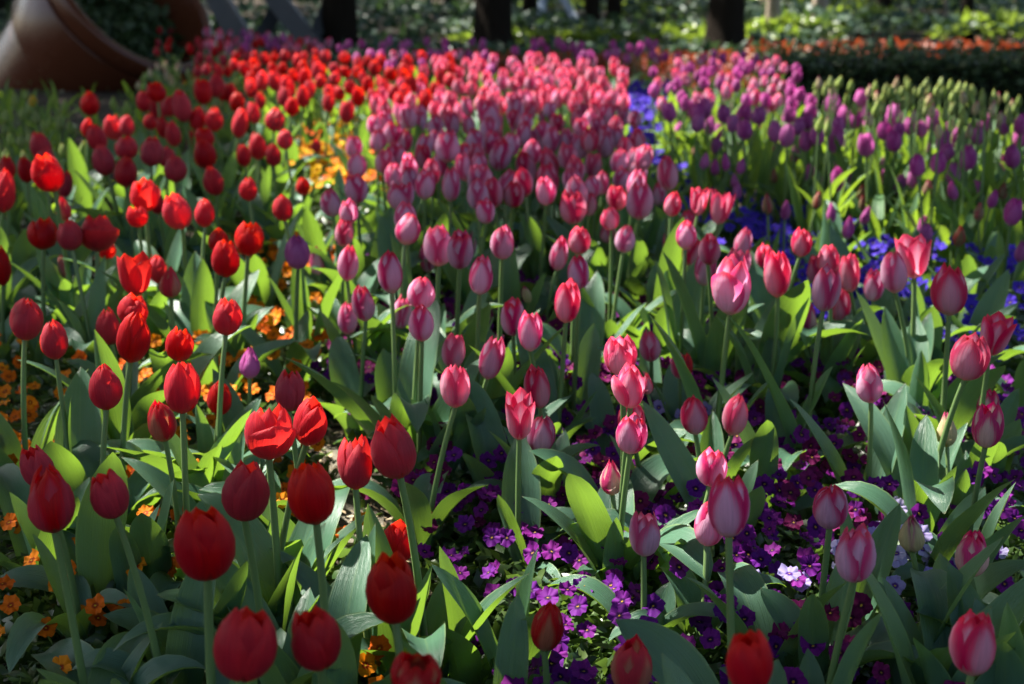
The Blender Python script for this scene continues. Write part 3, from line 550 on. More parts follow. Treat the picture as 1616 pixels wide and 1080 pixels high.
# tile kind, then: x y w h [flags] [| label [| short name used by the labels of its neighbours]]   flags: o open cup, c wide cup, f one petal fallen open, n narrow, b bud, m=material
DATA = """
G red
180 65 165 200 c | red tulip half hidden behind the broad red tulip near the orange pansies | 
240 225 230 300 m=red_sheen | broad red tulip with a pale rose outer petal, overlapping the one behind | the overlapping pair of red tulips
518 195 185 225 c | rounded red tulip with a pointed petal tip above a big folded leaf | the rounded red tulip above the folded leaf
965 430 285 350 c | big deep red tulip with a dark cleft between its two front petals | the big cleft red tulip
1160 180 230 280 c | dark red tulip above the big cleft tulip, its three petals parting | the parted red tulip
1473 190 225 290 c | dark red tulip with a rose tinted side petal beside the bare soil strip | the red tulip beside the soil strip
1155 905 300 350 c | largest red tulip of all, cut by the lower edge of the picture | the largest red tulip
1495 885 235 280 c | short red tulip with pointed petals next to the largest one | the short red tulip by the largest
765 -155 140 190 n m=red_flame | red tulip bud with broad cream-green flames on its petals | the cream flamed red bud
1270 -100 220 250 c f | tall red tulip with one pointed petal standing out at its side | the red tulip with the standing petal
H red
240 650 240 310 c | deep red tulip in front of a smaller red one, beside the dark soil | the deep red tulip by the dark soil
265 415 160 185 c | red tulip crossed by a green leaf, above the deep red one | 
350 1050 240 200 c m=red_flame | rose-red tulip with a cream stripe, cut off below the dark soil | the cut rose-red tulip
65 45 170 240 c | bright red tulip touching a larger one, above sunlit soil | 
245 -20 215 280 c | bright red tulip, wider of a touching pair above the sunlit soil | the touching bright red pair
968 815 155 245 n m=red_flame | slim red tulip bud with salmon and green outer petals among purple pansies | the slim salmon-green bud
1370 1010 190 260 c m=red_flame | red tulip with cream base cut by the lower edge among purple pansies | the cut cream based red tulip
I red
315 985 240 300 c | red tulip cut by the lower edge amid broad leaves and purple pansies | the cut red tulip amid leaves
H pink
1270 110 110 160 b m=pink_flame | small pink bud streaked with green and cream over dark leaves | the streaked pink bud
1430 380 150 205 n | pink and white striped tulip standing beside a broad oval leaf | the striped tulip by the oval leaf
I pink
145 65 145 175 n | pink tulip just above an overlapping pink pair | 
220 250 195 290 c | taller red tipped pink tulip of an overlapping pair | the red tipped overlapping pair
130 330 150 210 n | shorter pink tulip tucked beside the taller red tipped one | 
700 250 170 215 n | pale pink tulip above a leaf that folds over like a hook | the pink tulip above the hooked leaf
815 480 190 260 c | white-pink tulip with red petal tips over lilac pansies | the red tipped tulip over lilac pansies
1085 375 130 180 b m=cream | greenish cream tulip bud with a pink tip beside the lilac pansies | the greenish cream bud
1370 475 155 210 n m=pink_flame | cream tulip edged in magenta at the right of the lilac pansies | the cream tulip edged in magenta
1378 900 205 290 c m=rose | rose-red tulip with white centre petal in the lower right corner | the rose tulip in the corner
D red
5 190 95 190 n
205 35 135 140 c | bright sunlit red tulip, outermost of a trio glowing in sun | 
330 45 120 130 c | middle bright red tulip of the sunlit trio | the sunlit red trio
462 30 165 170 c f | glowing red tulip with spread petals at the end of the sunlit trio | 
505 110 90 65 c
300 190 55 110 b m=brown | thin brownish unopened bud beside the pale stems of the sunlit trio | 
640 230 160 190 o | orange-red tulip cup with light glowing through its petals | the glowing orange-red cup
745 200 90 130 n
805 265 105 140 b m=red_flame | red bud striped pale green beside the glowing cup | the pale striped red bud
630 395 150 140 c
125 440 155 195 n | round dark red tulip on a thin dark stem at the picture edge | the round dark red tulip
255 540 130 175 n | small dark red tulip with a pale streak, leaning toward the round one | the pale streaked small tulip
515 475 115 165 n
630 530 155 235 n | tall dark crimson tulip standing on a long straight stem | the tall crimson tulip
848 560 130 150 c | small bright red tulip with ragged sunlit petal tips | the small ragged red tulip
1065 155 140 165 c | bright red tulip with a round glowing face above its green stem | the bright round red tulip
1030 65 100 105 n
1070 430 140 165 c | sunlit red tulip with pale pink side on a bright green stem | the sunlit pale sided tulip
1175 60 140 150 c
495 760 155 215 n | crimson tulip with two pale rose outer petals meeting in front | the crimson tulip with rose petals
860 765 180 240 c | large crimson tulip with layered pointed petals and yellow pansies below | the layered crimson tulip
1040 815 115 150 n | small dark red tulip close beside the layered crimson one | 
1365 780 145 185 c | red tulip standing between the purple bud and the soil strip | the red tulip near the soil strip
1465 930 170 215 c | wide red tulip with a flared pointed petal near the soil strip | 
D purple
1180 645 95 140 b | lone purple tulip bud among the red tulips | the lone purple bud
D pink
1405 120 120 165 n m=purple | lilac-pink tulip at the edge of the red bed | the lilac-pink edge tulip
1500 165 75 125 n
A red
35 800 80 110 n
20 910 110 200 n
120 810 75 115 n
195 700 100 130 n
215 765 100 120 n
232 830 145 165 c | fat dark red tulip in front of a cluster by the picture edge | the fat dark red tulip
310 880 70 120 n
300 990 70 115 b m=red_flame | brownish red bud below the fat dark tulip | 
427 495 90 112 n | single dark red tulip against the shaded brown pot | the red tulip against the pot
415 610 65 90 n
600 600 75 95 n
460 660 95 125 n
540 610 95 115 c
490 765 105 140 n
595 820 105 138 n
597 705 110 105 c
715 725 115 130 n
680 485 70 95 n
740 440 95 90 c
745 525 80 105 n
710 580 65 75 n
860 510 95 145 n
800 510 70 90 n
770 610 60 95 n
818 640 75 115 n
790 750 90 95 n
830 805 110 120 n
935 570 80 105 n
1012 572 85 105 n
970 655 90 95 c
970 735 110 135 n
905 665 45 80 n
960 440 85 115 c
1022 412 80 108 n | dark shaded tulip standing before two sunlit red ones | the shaded tulip before sunlit ones
1085 445 70 85 c
1120 490 75 90 n
1135 590 80 135 n
1200 540 60 95 c
1150 740 70 105 n
1220 700 90 118 n
1290 740 75 105 n
1345 665 80 90 n
1300 570 95 110 n
1010 860 95 140 n | dark red egg shaped tulip standing apart on a straight stem | the egg shaped red tulip
1175 900 90 105 n
1337 990 95 118 n | dark red tulip standing alone below the yellow-orange pansies | the lone tulip below orange pansies
1430 885 70 85 n
680 930 140 150 c f | sunlit red tulip with a bright open side above a shaded twin | the sunlit open sided tulip
740 960 80 110 n
650 1030 100 95 c
840 1010 140 160 c | sunlit red tulip with two parted petals on a bare stem | the sunlit parted tulip
965 1015 100 125 n
1495 695 50 60 c
1185 420 60 95 c
1240 390 65 95 c
1300 390 65 95 c
1360 420 70 105 c
1345 465 65 90 c
1380 510 70 85 c
1230 480 50 80 c
1440 375 60 92 c
1500 345 60 90 c
1460 430 60 90 c
J red
700 800 90 130 c
960 760 110 150 c
1160 700 110 150 c
1290 920 120 130 c
K red
235 500 100 110 c
350 550 90 110 c
440 530 90 100 c
495 590 110 130 c
150 590 100 100 c
350 620 110 120 c
245 620 90 100 c
630 640 110 120 c
740 610 120 120 c
435 730 110 130 c
540 710 90 110 c
480 830 120 130 c
285 750 110 120 c
190 800 110 120 n
100 790 90 110 c
655 800 120 140 c
800 730 120 150 c
890 720 120 160 c
255 960 130 190 c
120 970 80 90 c
1010 760 100 110 c
1130 690 110 120 c
820 620 90 100 c
160 680 100 110 c
30 700 100 120 c
40 610 90 100 c
A pink
1565 965 100 130 n
B pink
55 700 80 105 n
70 790 90 110 n
65 900 110 135 n
30 1010 90 110 n
205 580 80 100 n
235 635 100 110 n
270 540 80 95 o
370 545 70 95 n
440 600 80 105 n
520 590 75 105 n
600 600 60 95 n
255 740 100 110 c
385 705 80 125 n
500 700 120 145 n | wide lilac-pink tulip at the shaded front of the pink crowd | the wide lilac-pink tulip
625 675 95 115 n
245 840 90 120 n
315 860 90 120 n
275 935 130 125 c
300 1035 110 135 c
515 880 90 155 n
580 800 90 125 n
655 865 120 155 c
745 740 110 145 n
785 770 60 120 n
690 540 105 120 n
750 600 80 105 n
815 530 90 135 n
825 440 60 85 n | darker pink tulip rising above its sunlit pale neighbours | the tulip rising above pale ones
860 640 80 110 n
985 670 90 125 n
925 660 80 110 n
870 800 100 155 n m=rose
970 855 110 155 n m=rose
1100 810 100 125 n m=rose
1185 785 80 115 n m=rose
1180 890 80 105 n
1225 870 70 110 n
1130 615 80 105 n
1210 610 70 110 n
1245 550 70 105 n
1245 690 85 125 n
1120 700 90 115 n
1310 770 90 110 n
1380 760 80 110 n
1425 750 90 115 n
1320 850 90 100 c
1300 940 100 115 c m=rose
1405 960 130 165 c
1540 830 100 155 n m=rose
1495 920 70 115 n
1560 970 90 115 n m=rose
1090 990 130 150 c m=rose
1165 970 80 110 c m=rose
1265 1040 95 105 c m=rose
675 1005 90 115 c
C purple
75 540 60 100 n
112 518 62 100 n
48 520 50 92 n
295 545 75 105 n | tall purple tulip rising in the middle of the purple group | the tall middle purple tulip
130 600 55 85 n
175 625 45 80 n
165 700 60 90 n
440 625 70 105 n | purple tulip with a sunlit edge in the front of the purple group | the sunlit edged purple tulip
405 520 45 85 n
490 585 50 90 n
365 600 45 80 n
595 575 60 90 n
710 495 80 105 n
765 550 60 95 n
820 570 60 95 n
845 470 65 85 n
870 615 50 90 n
875 535 45 85 n
535 735 50 85 n | small purple tulip low on a dark stem, apart from its group | the small low purple tulip
600 835 60 105 n
637 875 60 105 n
733 855 70 115 n | plump purple tulip with a smaller purple one at its side | the plump purple tulip
793 860 55 88 n
870 830 35 85 b
855 965 40 85 b m=brown
970 845 60 92 n
1028 880 60 98 n
1097 845 70 105 n
1003 550 80 105 n
1077 600 60 88 n
1133 615 60 78 n
1187 575 60 108 n | pink-purple tulip with a pointed sunlit top before the pale buds | the pointed pink-purple tulip
1230 670 65 105 n
1272 595 55 105 n
1305 660 60 112 n
1400 645 65 90 n | purple tulip standing apart in front of the pale yellow buds | the purple tulip before the buds
1280 825 70 105 n
1390 915 65 115 n | slender purple tulip alone on its stem beside green leaves | the slender purple tulip
1565 1010 85 125 n | large purple tulip at the picture edge, lowest of its row | the purple tulip at the edge
1595 650 60 105 n
1560 745 75 115 n
1510 780 50 90 n
1463 700 30 75 b
1165 710 35 75 b
1035 740 30 75 b
1150 1080 70 110 n
940 780 35 80 b
B purple
1590 620 50 75 n
C pink
80 960 90 125 n m=rose
180 990 110 150 o m=rose | coral pink tulip with petals spread open in the sun | the spread coral tulip
30 1060 80 110 n m=rose
E pink
30 175 100 165 n
10 30 90 130 c m=rose
230 220 120 190 n | upright lilac-pink tulip alone above dark purple pansies | the upright lilac-pink tulip
100 365 110 165 n
25 435 95 145 n
375 315 130 150 n
280 410 90 150 n
375 455 120 180 n | pale pink tulip in front of two others among broad leaves | the front pale tulip of three
455 95 140 180 c
555 115 130 180 n
400 150 80 130 n f
600 90 70 135 n
760 75 115 160 n | lone pink tulip with a pale face beside the packed pink bunch | the lone pale faced tulip
655 235 115 172 n
1025 130 90 160 n
1120 65 110 125 c m=rose
1155 110 60 90 b m=pink_flame
1115 215 110 165 n
1060 360 130 190 c m=rose | deep rose tulip darker than all pink ones around | the deep rose tulip
1255 30 80 90 n m=rose
1335 60 95 125 n
1550 70 80 115 n
1590 45 60 100 n
805 430 110 180 n
890 500 120 178 n | lilac-pink tulip leaning over a shadowed neighbour | the leaning lilac-pink tulip
873 320 45 95 b m=cream | small green unopened tulip bud above the leaning pink pair | the small green bud
525 590 120 155 c m=rose | red topped tulip right behind another red topped one | 
535 755 135 205 c m=rose | pink tulip with scarlet upper half in front of a twin | the scarlet topped twins
705 625 120 205 n | long lilac tulip with straight sides beside the scarlet topped twins | the long lilac tulip
925 765 130 195 c m=rose | ragged pink tulip with red streaked petals above another bloom | the ragged red streaked tulip
840 905 140 215 n m=rose | tall pink tulip with pointed red rim in front of a paler one | the tall red rimmed tulip
940 985 130 178 n | pale pink tulip behind a dark stem, lowest of three |
1315 610 155 190 c m=rose
1455 565 105 145 n m=rose
1365 760 150 200 c f m=rose | rose tulip with a petal bent outward over pansies | the rose tulip with bent petal
1440 740 60 100 b m=rose
1590 660 70 115 n m=rose
1365 905 130 160 n m=rose
1365 985 150 180 c | pink tulip whose front petal hangs forward, by white pansies | the tulip by white pansies
310 15 120 140 n
F pink
20 40 100 130 n
290 75 85 132 n | small pink tulip alone before blue pansies | the small tulip before blue pansies
565 75 105 132 c m=rose | small rose-red tulip alone before blue pansies | the rose-red tulip before blue pansies
45 120 90 130 c m=rose
130 110 110 140 c m=rose
110 205 100 150 n
240 290 180 260 c f | big pink tulip with one petal opened out to the side | the big tulip with opened petal
255 185 130 150 c
450 230 130 210 c m=rose | coral topped pink tulip beside the big opened one | the coral topped tulip
395 150 90 130 c m=rose
630 200 80 130 c m=rose
690 160 110 130 c m=rose
790 220 100 180 c m=rose
680 300 140 210 n | large lilac-pink tulip in front of a red topped bunch | the large lilac-pink front tulip
750 380 95 160 n m=rose
592 440 90 150 n m=pink_flame
905 280 95 145 n
1005 220 130 190 n
1090 150 155 190 o m=rose | wide open rose tulip leaning out of its bunch | the wide open rose tulip
1265 305 170 230 c m=rose | fat rose tulip with a white side standing over blue pansies | the fat rose tulip
1475 520 150 190 o m=rose | open rose tulip behind another at the picture edge | 
1355 620 185 220 c m=rose | broad pink tulip with cupped petals before an open one | the broad cupped tulip
885 745 130 178 n | small pale pink tulip with a dark red side over wide leaves | the pale tulip over wide leaves
20 660 60 125 n m=red
60 895 130 178 n m=rose | plump rose tulip over white pansies | the plump rose tulip
255 895 125 190 n m=rose | slim rose tulip beside a tall oval leaf | the slim rose tulip
1250 960 95 155 b m=cream | cream-green bud with faint pink top on a thin stem | the cream-green bud
1445 850 105 150 n m=pink_flame
1445 945 150 210 n m=pink_flame | white tulip striped with magenta, in front of a twin | the magenta striped tulip
F purple
1150 30 70 90 n
"""
STY = dict(o='open', c='cup', n='closed', b='bud')
ANCH = []
M['red_sheen'] = petal_mat('rosy_red_petal', (0.52, 0.06, 0.09), (0.56, 0.010, 0.02), (0.62, 0.014, 0.012), (0.42, 0.12, 0.08), e0=0.3, e1=0.9, streak=0.5)
tile = 'A'; kind = 'red'
for ln in DATA.strip().splitlines():
    parts = [p.strip() for p in ln.split('|')]; tk = parts[0].split()
    if tk[0] in OFF: tile, kind = tk[0], tk[1]; continue
    k = 5.387 if tile in 'JKLN' else 2.993
    x, y, w, h = (float(v) for v in tk[:4]); ox, oy = OFF[tile]; px, py, w, h = ox + x / k, oy + y / k, w / k, h / k
    fl = tk[4:]; sty = 'closed'; mk = kind; flop = False
    for f in fl:
        if f in STY: sty = STY[f]
        elif f == 'f': flop = True
        elif f.startswith('m='): mk = f[2:]
    if kind == 'pink' and sty == 'closed': r_ = random.random(); sty = 'open' if r_ < .03 else 'cup' if r_ < .42 else sty
    up = kind == 'purple' and px > 900
    if kind == 'red' and tile in 'GHI' or kind == 'red' and tile == 'D':
        wmx = .082
    else: wmx = .072
    it = put_tulip(px, py, w, h, kind + '_tulip', mk, sty, flop, near=w > 16, nleaf=4 if w > 22 else 2, upright=up, wmin=.036 if sty == 'bud' else .045, wmax=wmx)
    if len(parts) > 1 and parts[1]: it['label'] = parts[1]
    if len(parts) > 2 and parts[2]: ANCH.append((parts[2], px, py, w, it))

# crowds: too many and too alike to be told apart
CROWD = {}
def crowd(n, x0, x1, y0, y1, kind, mks, wpx, group, label, styles=('closed', 'cup'), test=None, gap=.72, z=None, up=False, nleaf=2, aspect=1.3, wmin=.04, wmax=.066):
    ref = [(i['px'], i['py'], i['w']) for i in ITEMS if x0 - 40 < i['px'] < x1 + 40 and y0 - 30 < i['py'] < y1 + 30]; got = 0; tries = 0
    while got < n and tries < n * 60:
        tries += 1; px = random.uniform(x0, x1); py = random.uniform(y0, y1)
        if test and not test(px, py): continue
        t = t_of_z(py, z or .36); w = wpx * random.uniform(.88, 1.12) * F / t / 1000 if wpx > 30 else wpx * random.uniform(.9, 1.1)
        if any((px - a) ** 2 + ((py - b_) * 1.5) ** 2 < (gap * max(w, c)) ** 2 for a, b_, c in ref): continue
        ref.append((px, py, w)); got += 1
        it = put_tulip(px, py, w, w * aspect * random.uniform(.92, 1.12), kind, random.choice(mks), random.choice(styles), False, near=False, z=z, nleaf=nleaf, upright=up, wmin=wmin, wmax=wmax)
        it['label'] = label; it['group'] = group; it['crowd'] = True
crowd(26, 385, 715, 90, 165, 'red_tulip', ['red'], 55, 'sunlit red tulips at the back', 'orange-red tulip glowing in the sunlit crowd behind the yellow-green leaves', ('cup',), gap=.75)
crowd(88, 600, 985, 96, 182, 'pink_tulip', ['rose', 'rose', 'pink'], 54, 'sunlit pale pink tulips at the back', 'coral pink tulip packed in the sunlit patch behind the lilac-pink crowd', ('cup',), gap=.66,
      test=lambda x, y: y > 96 + max(0, (690 - x)) * .55 and y < 190 - abs(x - 800) * .05)
crowd(50, 590, 1010, 165, 310, 'pink_tulip', ['pink', 'pink', 'rose'], 55, 'shaded pink tulips in the middle of the bed', 'lilac-pink tulip in the shaded crowd before the sunlit coral ones', ('closed', 'cup'), gap=.7,
      test=lambda x, y: x > 570 + (y - 165) * .25)
crowd(66, 1030, 1270, 82, 168, 'purple_tulip', ['purple', 'pink', 'purple'], 44, 'pink-purple tulips in sun at the back', 'pink-purple tulip in the crowd in front of the thick black trunk', gap=.7,
      test=lambda x, y: y > 82 + max(0, 1040 - x) * .6 + max(0, x - 1190) * .35, up=True)
crowd(20, 1040, 1420, 140, 232, 'purple_tulip', ['purple'], 50, 'purple tulips before the sunlit ones', 'purple tulip in the shaded crowd before the sunlit pink-purple ones', gap=.8, test=lambda x, y: abs(y - (165 + (x - 1040) * .13)) < 34, up=True)
crowd(12, 1400, 1616, 195, 265, 'purple_tulip', ['purple'], 50, 'purple tulips beside the pale buds', 'purple tulip in the loose row beside the pale buds', gap=1.1, up=True)
crowd(42, 535, 1040, 66, 104, 'purple_tulip', ['purple'], 44, 'shaded purple tulips along the back edge', 'small purple tulip in shade along the back edge before the trunks', gap=.9, nleaf=1, up=True)
crowd(22, 560, 780, 88, 118, 'pink_tulip', ['pink', 'purple'], 46, 'shaded pink tulips at the back', 'dim pink tulip in shade behind the orange-red crowd', gap=.85, nleaf=1)
crowd(30, 325, 525, 42, 80, 'pink_tulip', ['pink', 'rose', 'purple'], 46, 'shaded pink tulips by the pot', 'dim pink tulip in the shade below the steel beams', gap=.85, nleaf=1, test=lambda x, y: y > 45 + (x - 325) * .12)
crowd(32, 300, 520, 62, 116, 'red_tulip', ['red'], 46, 'shaded red tulips by the pot', 'dim red tulip in the shade between the pot and the orange-red crowd', gap=.85, nleaf=2, test=lambda x, y: y > 60 and y < 118 - (x - 430) * .15)
crowd(9, 232, 315, 22, 84, 'red_tulip', ['red'], 40, 'red tulips in the mouth of the pot', 'tiny red tulip in the dark mouth of the fallen pot', gap=1.4, nleaf=2)
crowd(88, 1285, 1616, 130, 212, 'tulip_bud', ['green', 'green', 'green', 'cream'], 30.5, 'pale unopened tulips before the hedge', 'pale yellow-green tulip bud in the sunlit rows before the hedge', ('bud',), gap=.8, up=True, nleaf=3, aspect=2.1, wmin=.016, wmax=.024, z=.29, test=lambda x, y: y > 128 + max(0, (x - 1480)) * .25)
crowd(26, -20, 240, 150, 262, 'tulip_bud', ['green'], 31, 'green unopened tulips before the pot', 'green unopened tulip bud in the shaded bed before the brown pot', ('bud',), gap=.8, up=True, nleaf=3, aspect=1.75, wmin=.022, wmax=.034, z=.28)
crowd(26, 215, 420, 92, 175, 'tulip_bud', ['green', 'cream', 'green'], 30.5, 'green unopened tulips beside the pot', 'green unopened tulip bud beside the rim of the brown pot', ('bud',), gap=.95, up=True, nleaf=2, aspect=1.75, wmin=.022, wmax=.034, z=.28, test=lambda x, y: y > 92 + max(0, 260 - x) * .9)
crowd(24, 1010, 1616, 215, 420, 'tulip_bud', ['brown', 'purple', 'purple'], 30.5, 'unopened tulips among the purple ones', 'narrow unopened tulip bud low among upright leaves of the purple bed', ('bud',), gap=1.3, up=True, nleaf=3, aspect=1.8, wmin=.020, wmax=.03, z=.22, test=lambda x, y: y < 300 + (x - 1010) * .2)
it = put_tulip(52, 161, 13, 17, 'yellow_tulip', 'yellow', 'closed', near=False, nleaf=2, upright=True); it['label'] = 'single small yellow tulip in front of the dark pot'
# extra leafy plants without a visible flower fill the bed between the blooms
AVOID = lambda x, y: 440 < x < 600 and 228 < y < 380 or 970 < x < 1060 and 160 < y < 310
def leafy(n, x0, x1, y0, y1, pool, group, label, test=None, smin=.75, smax=1.1, nl=3):
    c = 0
    while c < n:
        px, py = random.uniform(x0, x1), random.uniform(y0, y1)
        if AVOID(px, py) or test and not test(px, py): continue
        p = at_z(px, py, .12); p.z = 0; c += 1
        if path_dist(p.x, p.y) < .07: continue
        root = tag(empty('tulip_plant', p), label, 'tulip', group); a = random.random() * 6.28
        for k in range(nl):
            lf = obj('leaf', random.choice(pool), root); lf.rotation_euler = (random.gauss(0, .1), random.gauss(0, .1), a + k * 6.283 / nl + random.uniform(-.4, .4)); s = random.uniform(smin, smax); lf.scale = (s, s, s)
leafy(72, 1000, 1640, 190, 420, LU, 'flowerless tulip plants of the purple bed', 'flowerless tulip plant with narrow upright leaves below the purple tulips', lambda x, y: 205 + (x - 1000) * .08 < y < 330 + (x - 1000) * .14, .85, 1.2, 3)
leafy(28, -30, 250, 150, 270, LU, 'flowerless tulip plants before the pot', 'flowerless tulip plant with dark upright leaves before the brown pot', None, .7, 1.0)
leafy(30, 0, 540, 230, 480, LB, 'flowerless tulip plants of the red bed', 'flowerless tulip plant with blue-green leaves among the red tulips')
leafy(18, 0, 520, 640, 1120, LB, 'flowerless tulip plants near the orange pansies', 'broad leaved tulip plant without a flower among the orange pansies', smin=.7, smax=.95)
leafy(34, 600, 1616, 480, 1150, LB, 'flowerless tulip plants near the purple pansies', 'broad leaved tulip plant without a flower among the purple pansies', smin=.7, smax=1.0)
leafy(26, 560, 1100, 300, 500, LB, 'flowerless tulip plants of the pink bed', 'flowerless tulip plant with wide leaves under the pink tulips')
leafy(32, 420, 640, 160, 222, LU, 'sunlit tulip leaves below the red crowd', 'flowerless tulip plant with sunlit yellow-green leaves below the orange-red crowd')

leafy(30, 590, 1000, 150, 320, LU, 'flowerless tulip plants of the pink crowd', 'flowerless tulip plant with upright leaves among the crowded pink tulips', None, 1.0, 1.3)
leafy(28, 1010, 1616, 370, 580, LB, 'flowerless tulip plants among the blue pansies', 'flowerless tulip plant with folded leaves among the blue pansies', lambda x, y: y > 330 + (x - 1000) * .14, .75, 1.05)

# ------------------------------------------------------------------ pansies
def pansy_bloom(seed, m):
    q = random.Random(seed); b = MB()
    for k, (a0, r, wd, zo) in enumerate([(pi / 2 + .5, .50, .80, 0), (pi / 2 - .5, .50, .80, .03), (pi + .2, .46, .74, .07), (-.2, .46, .74, .08), (-pi / 2, .50, .92, .12)]):
        a0 += q.uniform(-.1, .1); r *= q.uniform(.92, 1.08); P = []; U = []
        for j in range(5):
            s = j / 4; P.append([]); U.append([])
            for i in range(7):
                u = i / 3 - 1; a = a0 + u * wd * (1.05 - .15 * s); rr = r * s * (1 - .22 * u * u * s) * (1 + .05 * sin(7 * u + seed) * s)
                P[-1].append((rr * cos(a), rr * sin(a), zo + .10 * s * s - .16 * s * s * u * u + .07 * sin(6 * u + k + seed) * s * s)); U[-1].append(((u + 1) / 2, s))
        b.grid(P, U)
    return b.mesh('pansy_bloom', m)
PB = {k: [pansy_bloom(i, M[k]) for i in range(4)] for k in ('p_purple', 'p_magenta', 'p_lilac', 'p_blue', 'p_orange', 'p_yellow')}
PF = []
for i in range(6):
    def pp(r):
        a = r.random() * 6.283; q = r.random() ** .5 * .10; return (q * cos(a), q * sin(a), r.uniform(.01, .085) * (1 - (q / .13) ** 2))
    PF.append(leaf_mass('pansy_foliage', cloud(90, pp, 300 + i), np.random.default_rng(i).uniform(.022, .042, 90), M['pansy_leaf'], up=.5, seed=i))
PANSY = []
def put_pansy(px, py, mk, noun, group, nb=4, size=.040, label=None, lift=0):
    p = at_z(px, py, .07); p.z = 0
    root = empty(noun, p); obj('foliage', random.choice(PF), root).rotation_euler = (0, 0, random.random() * 6.28)
    pts = []
    for k in range(nb):
        for _ in range(12):
            a = random.random() * 6.28; q = .115 * random.random() ** .6; x, y = q * cos(a), q * sin(a)
            if all((x - u) ** 2 + (y - v) ** 2 > (size * .72) ** 2 for u, v in pts): break
        pts.append((x, y))
        bl = obj('bloom', random.choice(PB[mk]), root, (x, y, .095 + lift + random.uniform(0, .045) - q * .2)); s = size * random.uniform(.8, 1.12); bl.scale = (s, s, s)
        # face upward and towards the light at the open side of the bed
        bl.rotation_euler = (random.gauss(.75, .28), random.gauss(0, .25), random.gauss(0, .45))
    it = dict(noun=noun.replace('_', ' '), px=px, py=py, w=30, o=root, group=group, label=label); PANSY.append(it)
    return it
PSEEN = []
def pansies(n, poly, mk, noun, group, gap=.11, nb=(3, 5), size=.040, test=None, lift=0):
    xs = [a for a, _ in poly]; ys = [b_ for _, b_ in poly]; c = tries = 0
    while c < n and tries < n * 80:
        tries += 1; px, py = random.uniform(min(xs), max(xs)), random.uniform(min(ys), max(ys)); ins = False
        for (x0, y0), (x1, y1) in zip(poly, poly[1:] + poly[:1]):
            if (y0 > py) != (y1 > py) and px < (x1 - x0) * (py - y0) / (y1 - y0) + x0: ins = not ins
        if not ins or (test and not test(px, py)): continue
        p = at_z(px, py, .07)
        if path_dist(p.x, p.y) < .10 or any((p.x - x) ** 2 + (p.y - y) ** 2 < gap * gap for x, y in PSEEN): continue
        PSEEN.append((p.x, p.y)); c += 1; k = mk if isinstance(mk, str) else random.choice(mk)
        put_pansy(px, py, k, noun, group, random.randint(*nb), size, lift=lift)
for q in [(1040, 705), (1068, 712), (1062, 690)]:
    put_pansy(*q, 'p_lilac', 'white_pansy', 'white pansies', 3, .032); PSEEN.append(at_z(*q, .07)[:2])
for q in [(1400, 890), (1450, 905), (1475, 865), (1420, 930), (1290, 965), (1440, 955)]:
    put_pansy(*q, 'p_lilac', 'lilac_pansy', 'lilac pansies', 7, .032); PSEEN.append(at_z(*q, .07)[:2])
pansies(75, [(690, 760), (1616, 640), (1616, 1150), (760, 1180), (640, 900)], ['p_purple', 'p_purple', 'p_purple', 'p_magenta'], 'purple_pansy', 'purple pansies', .10, (7, 11), .033)
pansies(90, [(560, 430), (900, 400), (1120, 520), (1616, 610), (1616, 650), (690, 760), (600, 800), (560, 700)], ['p_purple', 'p_purple', 'p_magenta'], 'purple_pansy', 'purple pansies', .105, (7, 10), .033)
pansies(46, [(980, 180), (1130, 300), (1260, 360), (1616, 440), (1616, 620), (1330, 590), (1180, 440), (1000, 300)], 'p_blue', 'blue_pansy', 'blue pansies', .11, (8, 12), .038, lift=.03)
pansies(50, [(-20, 560), (400, 560), (520, 820), (640, 1130), (-20, 1130)], 'p_orange', 'orange_pansy', 'orange pansies', .125, (4, 7), .035)
pansies(45, [(360, 400), (520, 400), (520, 620), (400, 640), (300, 520)], 'p_orange', 'orange_pansy', 'orange pansies', .14, (3, 5), .044)
pansies(20, [(478, 222), (556, 222), (576, 330), (486, 335)], ['p_yellow', 'p_yellow', 'p_orange'], 'orange_pansy', 'orange pansies', .13, (6, 9), .040, lift=.05)
pansies(16, [(980, 165), (1045, 165), (1045, 250), (985, 300)], 'p_blue', 'blue_pansy', 'blue pansies', .12, (7, 10), .05, lift=.08)
pansies(26, [(230, 100), (330, 100), (420, 200), (300, 180)], 'p_orange', 'orange_pansy', 'orange pansies', .2, (2, 4), .04)
pansies(24, [(0, 380), (360, 420), (300, 560), (0, 560)], 'p_orange', 'orange_pansy', 'orange pansies', .2, (2, 4), .042)

# small green ground foliage between the plants
P = []; Z = []
while len(P) < 30000:
    py = random.uniform(135, 1180); px = random.uniform(-60, 1680); p = at_z(px, py, .03)
    if random.random() > min(1, (3.2 / p.y) ** 1.2): continue
    d = path_dist(p.x, p.y)
    if d < .065 and random.random() > .06: continue
    P.append((p.x, p.y, random.uniform(.004, .062) * min(1, .3 + d * 4))); Z.append(random.uniform(.016, .036) * (1 if p.y < 3 else 1.6))
tag(obj('ground_foliage', leaf_mass('ground_foliage', np.array(P), np.array(Z), M['ground_leaf'], up=.5, seed=77)), 'small green leaves carpeting the soil of the flower bed', 'foliage', kind='stuff')
P = []
while len(P) < 700:
    py = random.uniform(640, 1120); px = random.uniform(440, 780); p = at_z(px, py, 0)
    if path_dist(p.x, p.y) < .09: P.append((p.x, p.y, random.uniform(.006, .014)))
tag(obj('leaf_litter', leaf_mass('leaf_litter', np.array(P), rng.uniform(.008, .026, len(P)), M['litter'], up=.8, seed=78, aspect=.4)), 'dry leaf litter lying on the strip of bare soil', 'leaf litter', kind='stuff')

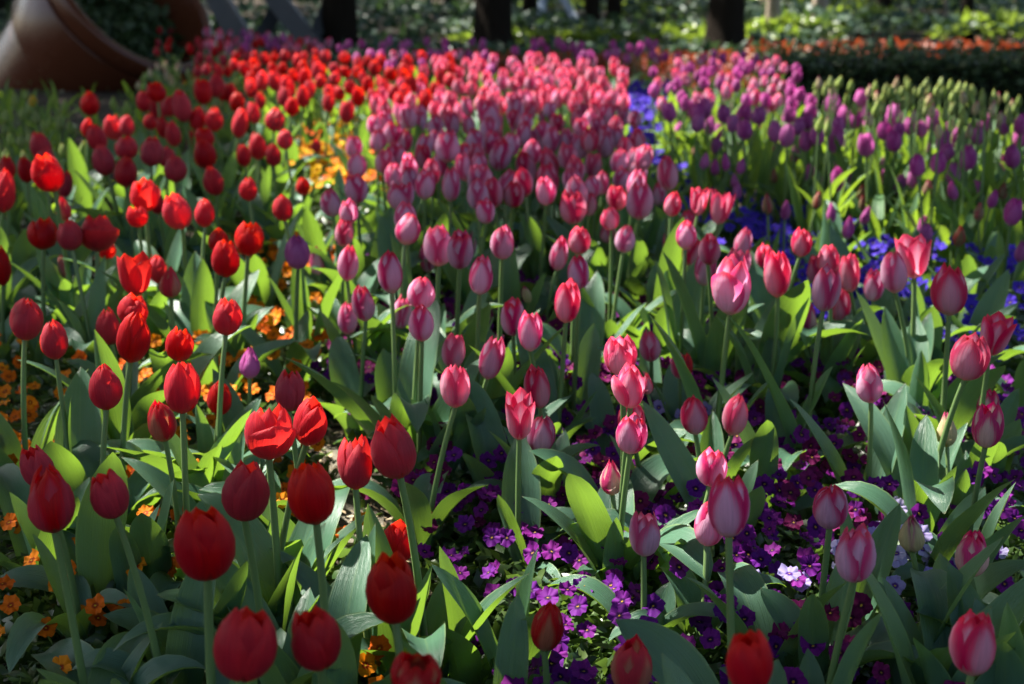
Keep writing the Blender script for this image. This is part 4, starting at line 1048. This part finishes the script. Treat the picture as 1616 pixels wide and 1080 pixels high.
# ------------------------------------------------------------------ labels: each named by itself or by the bloom beside it
DIRS = [('left of', lambda dx, dy: dx < 0 and abs(dy) < .8 * -dx), ('right of', lambda dx, dy: dx > 0 and abs(dy) < .8 * dx), ('behind', lambda dx, dy: dy < 0 and abs(dx) < .8 * -dy), ('in front of', lambda dx, dy: dy > 0 and abs(dx) < .8 * dy)]
def relate(items, orders):
    for order in orders:
        for word, reach in ((('next', 190)), (('second', 260)), (('third', 320))):
            if word != order: continue
            k = ('next', 'second', 'third').index(word)
            for name, ax_, ay_, aw, ai in ANCH:
                for dn, fn in DIRS:
                    by = {}
                    for it in items:
                        if it is ai: continue
                        dx, dy = it['px'] - ax_, it['py'] - ay_
                        if fn(dx, dy) and math.hypot(dx, dy) < reach: by.setdefault(it['noun'], []).append((math.hypot(dx, dy), id(it), it))
                    for noun, lst in by.items():
                        lst.sort()
                        if len(lst) > k and not lst[k][2].get('label'):
                            lst[k][2]['label'] = (f'{noun} ' + {'next': 'directly ', 'second': 'standing second ', 'third': 'standing third '}[word] + {'left of': 'to the left of', 'right of': 'to the right of'}.get(dn, dn) + f' {name}')
relate(ITEMS, ['next', 'second', 'third'])
relate(PANSY, ['next', 'second'])
SHARE = {'red tulip': 'dark red tulip in the shaded crowd on the pot side of the bed', 'pink tulip': 'pink tulip in the loose middle of the pink bed', 'purple tulip': 'purple tulip in the loose rows over the upright leaves',
         'purple pansy': 'purple pansy plant in bloom under the pink tulips', 'blue pansy': 'blue pansy plant in bloom at the foot of the purple tulips', 'orange pansy': 'orange pansy plant in bloom under the red tulips'}
SHG = {'red tulip': 'dark red tulips by the pot', 'pink tulip': 'pink tulips of the middle bed', 'purple tulip': 'purple tulips of the loose rows'}
SEEN = set(); BASEG = {'red tulip': 'red tulips', 'pink tulip': 'pink tulips', 'purple tulip': 'purple tulips'}
for it in ITEMS + PANSY:
    lab = it.get('label') or SHARE[it['noun']]; g = it.get('group') or (SHG if not it.get('label') else BASEG).get(it['noun'])
    tag(it['o'], lab, 'pansy' if 'pansy' in it['noun'] else 'tulip bud' if 'bud' in it['noun'] else 'tulip', g)
print('tulips', len(ITEMS), 'pansies', len(PANSY), 'unnamed', sum(1 for i in ITEMS if not i.get('label')), sum(1 for i in PANSY if not i.get('label')), 'objects', len(S.objects))
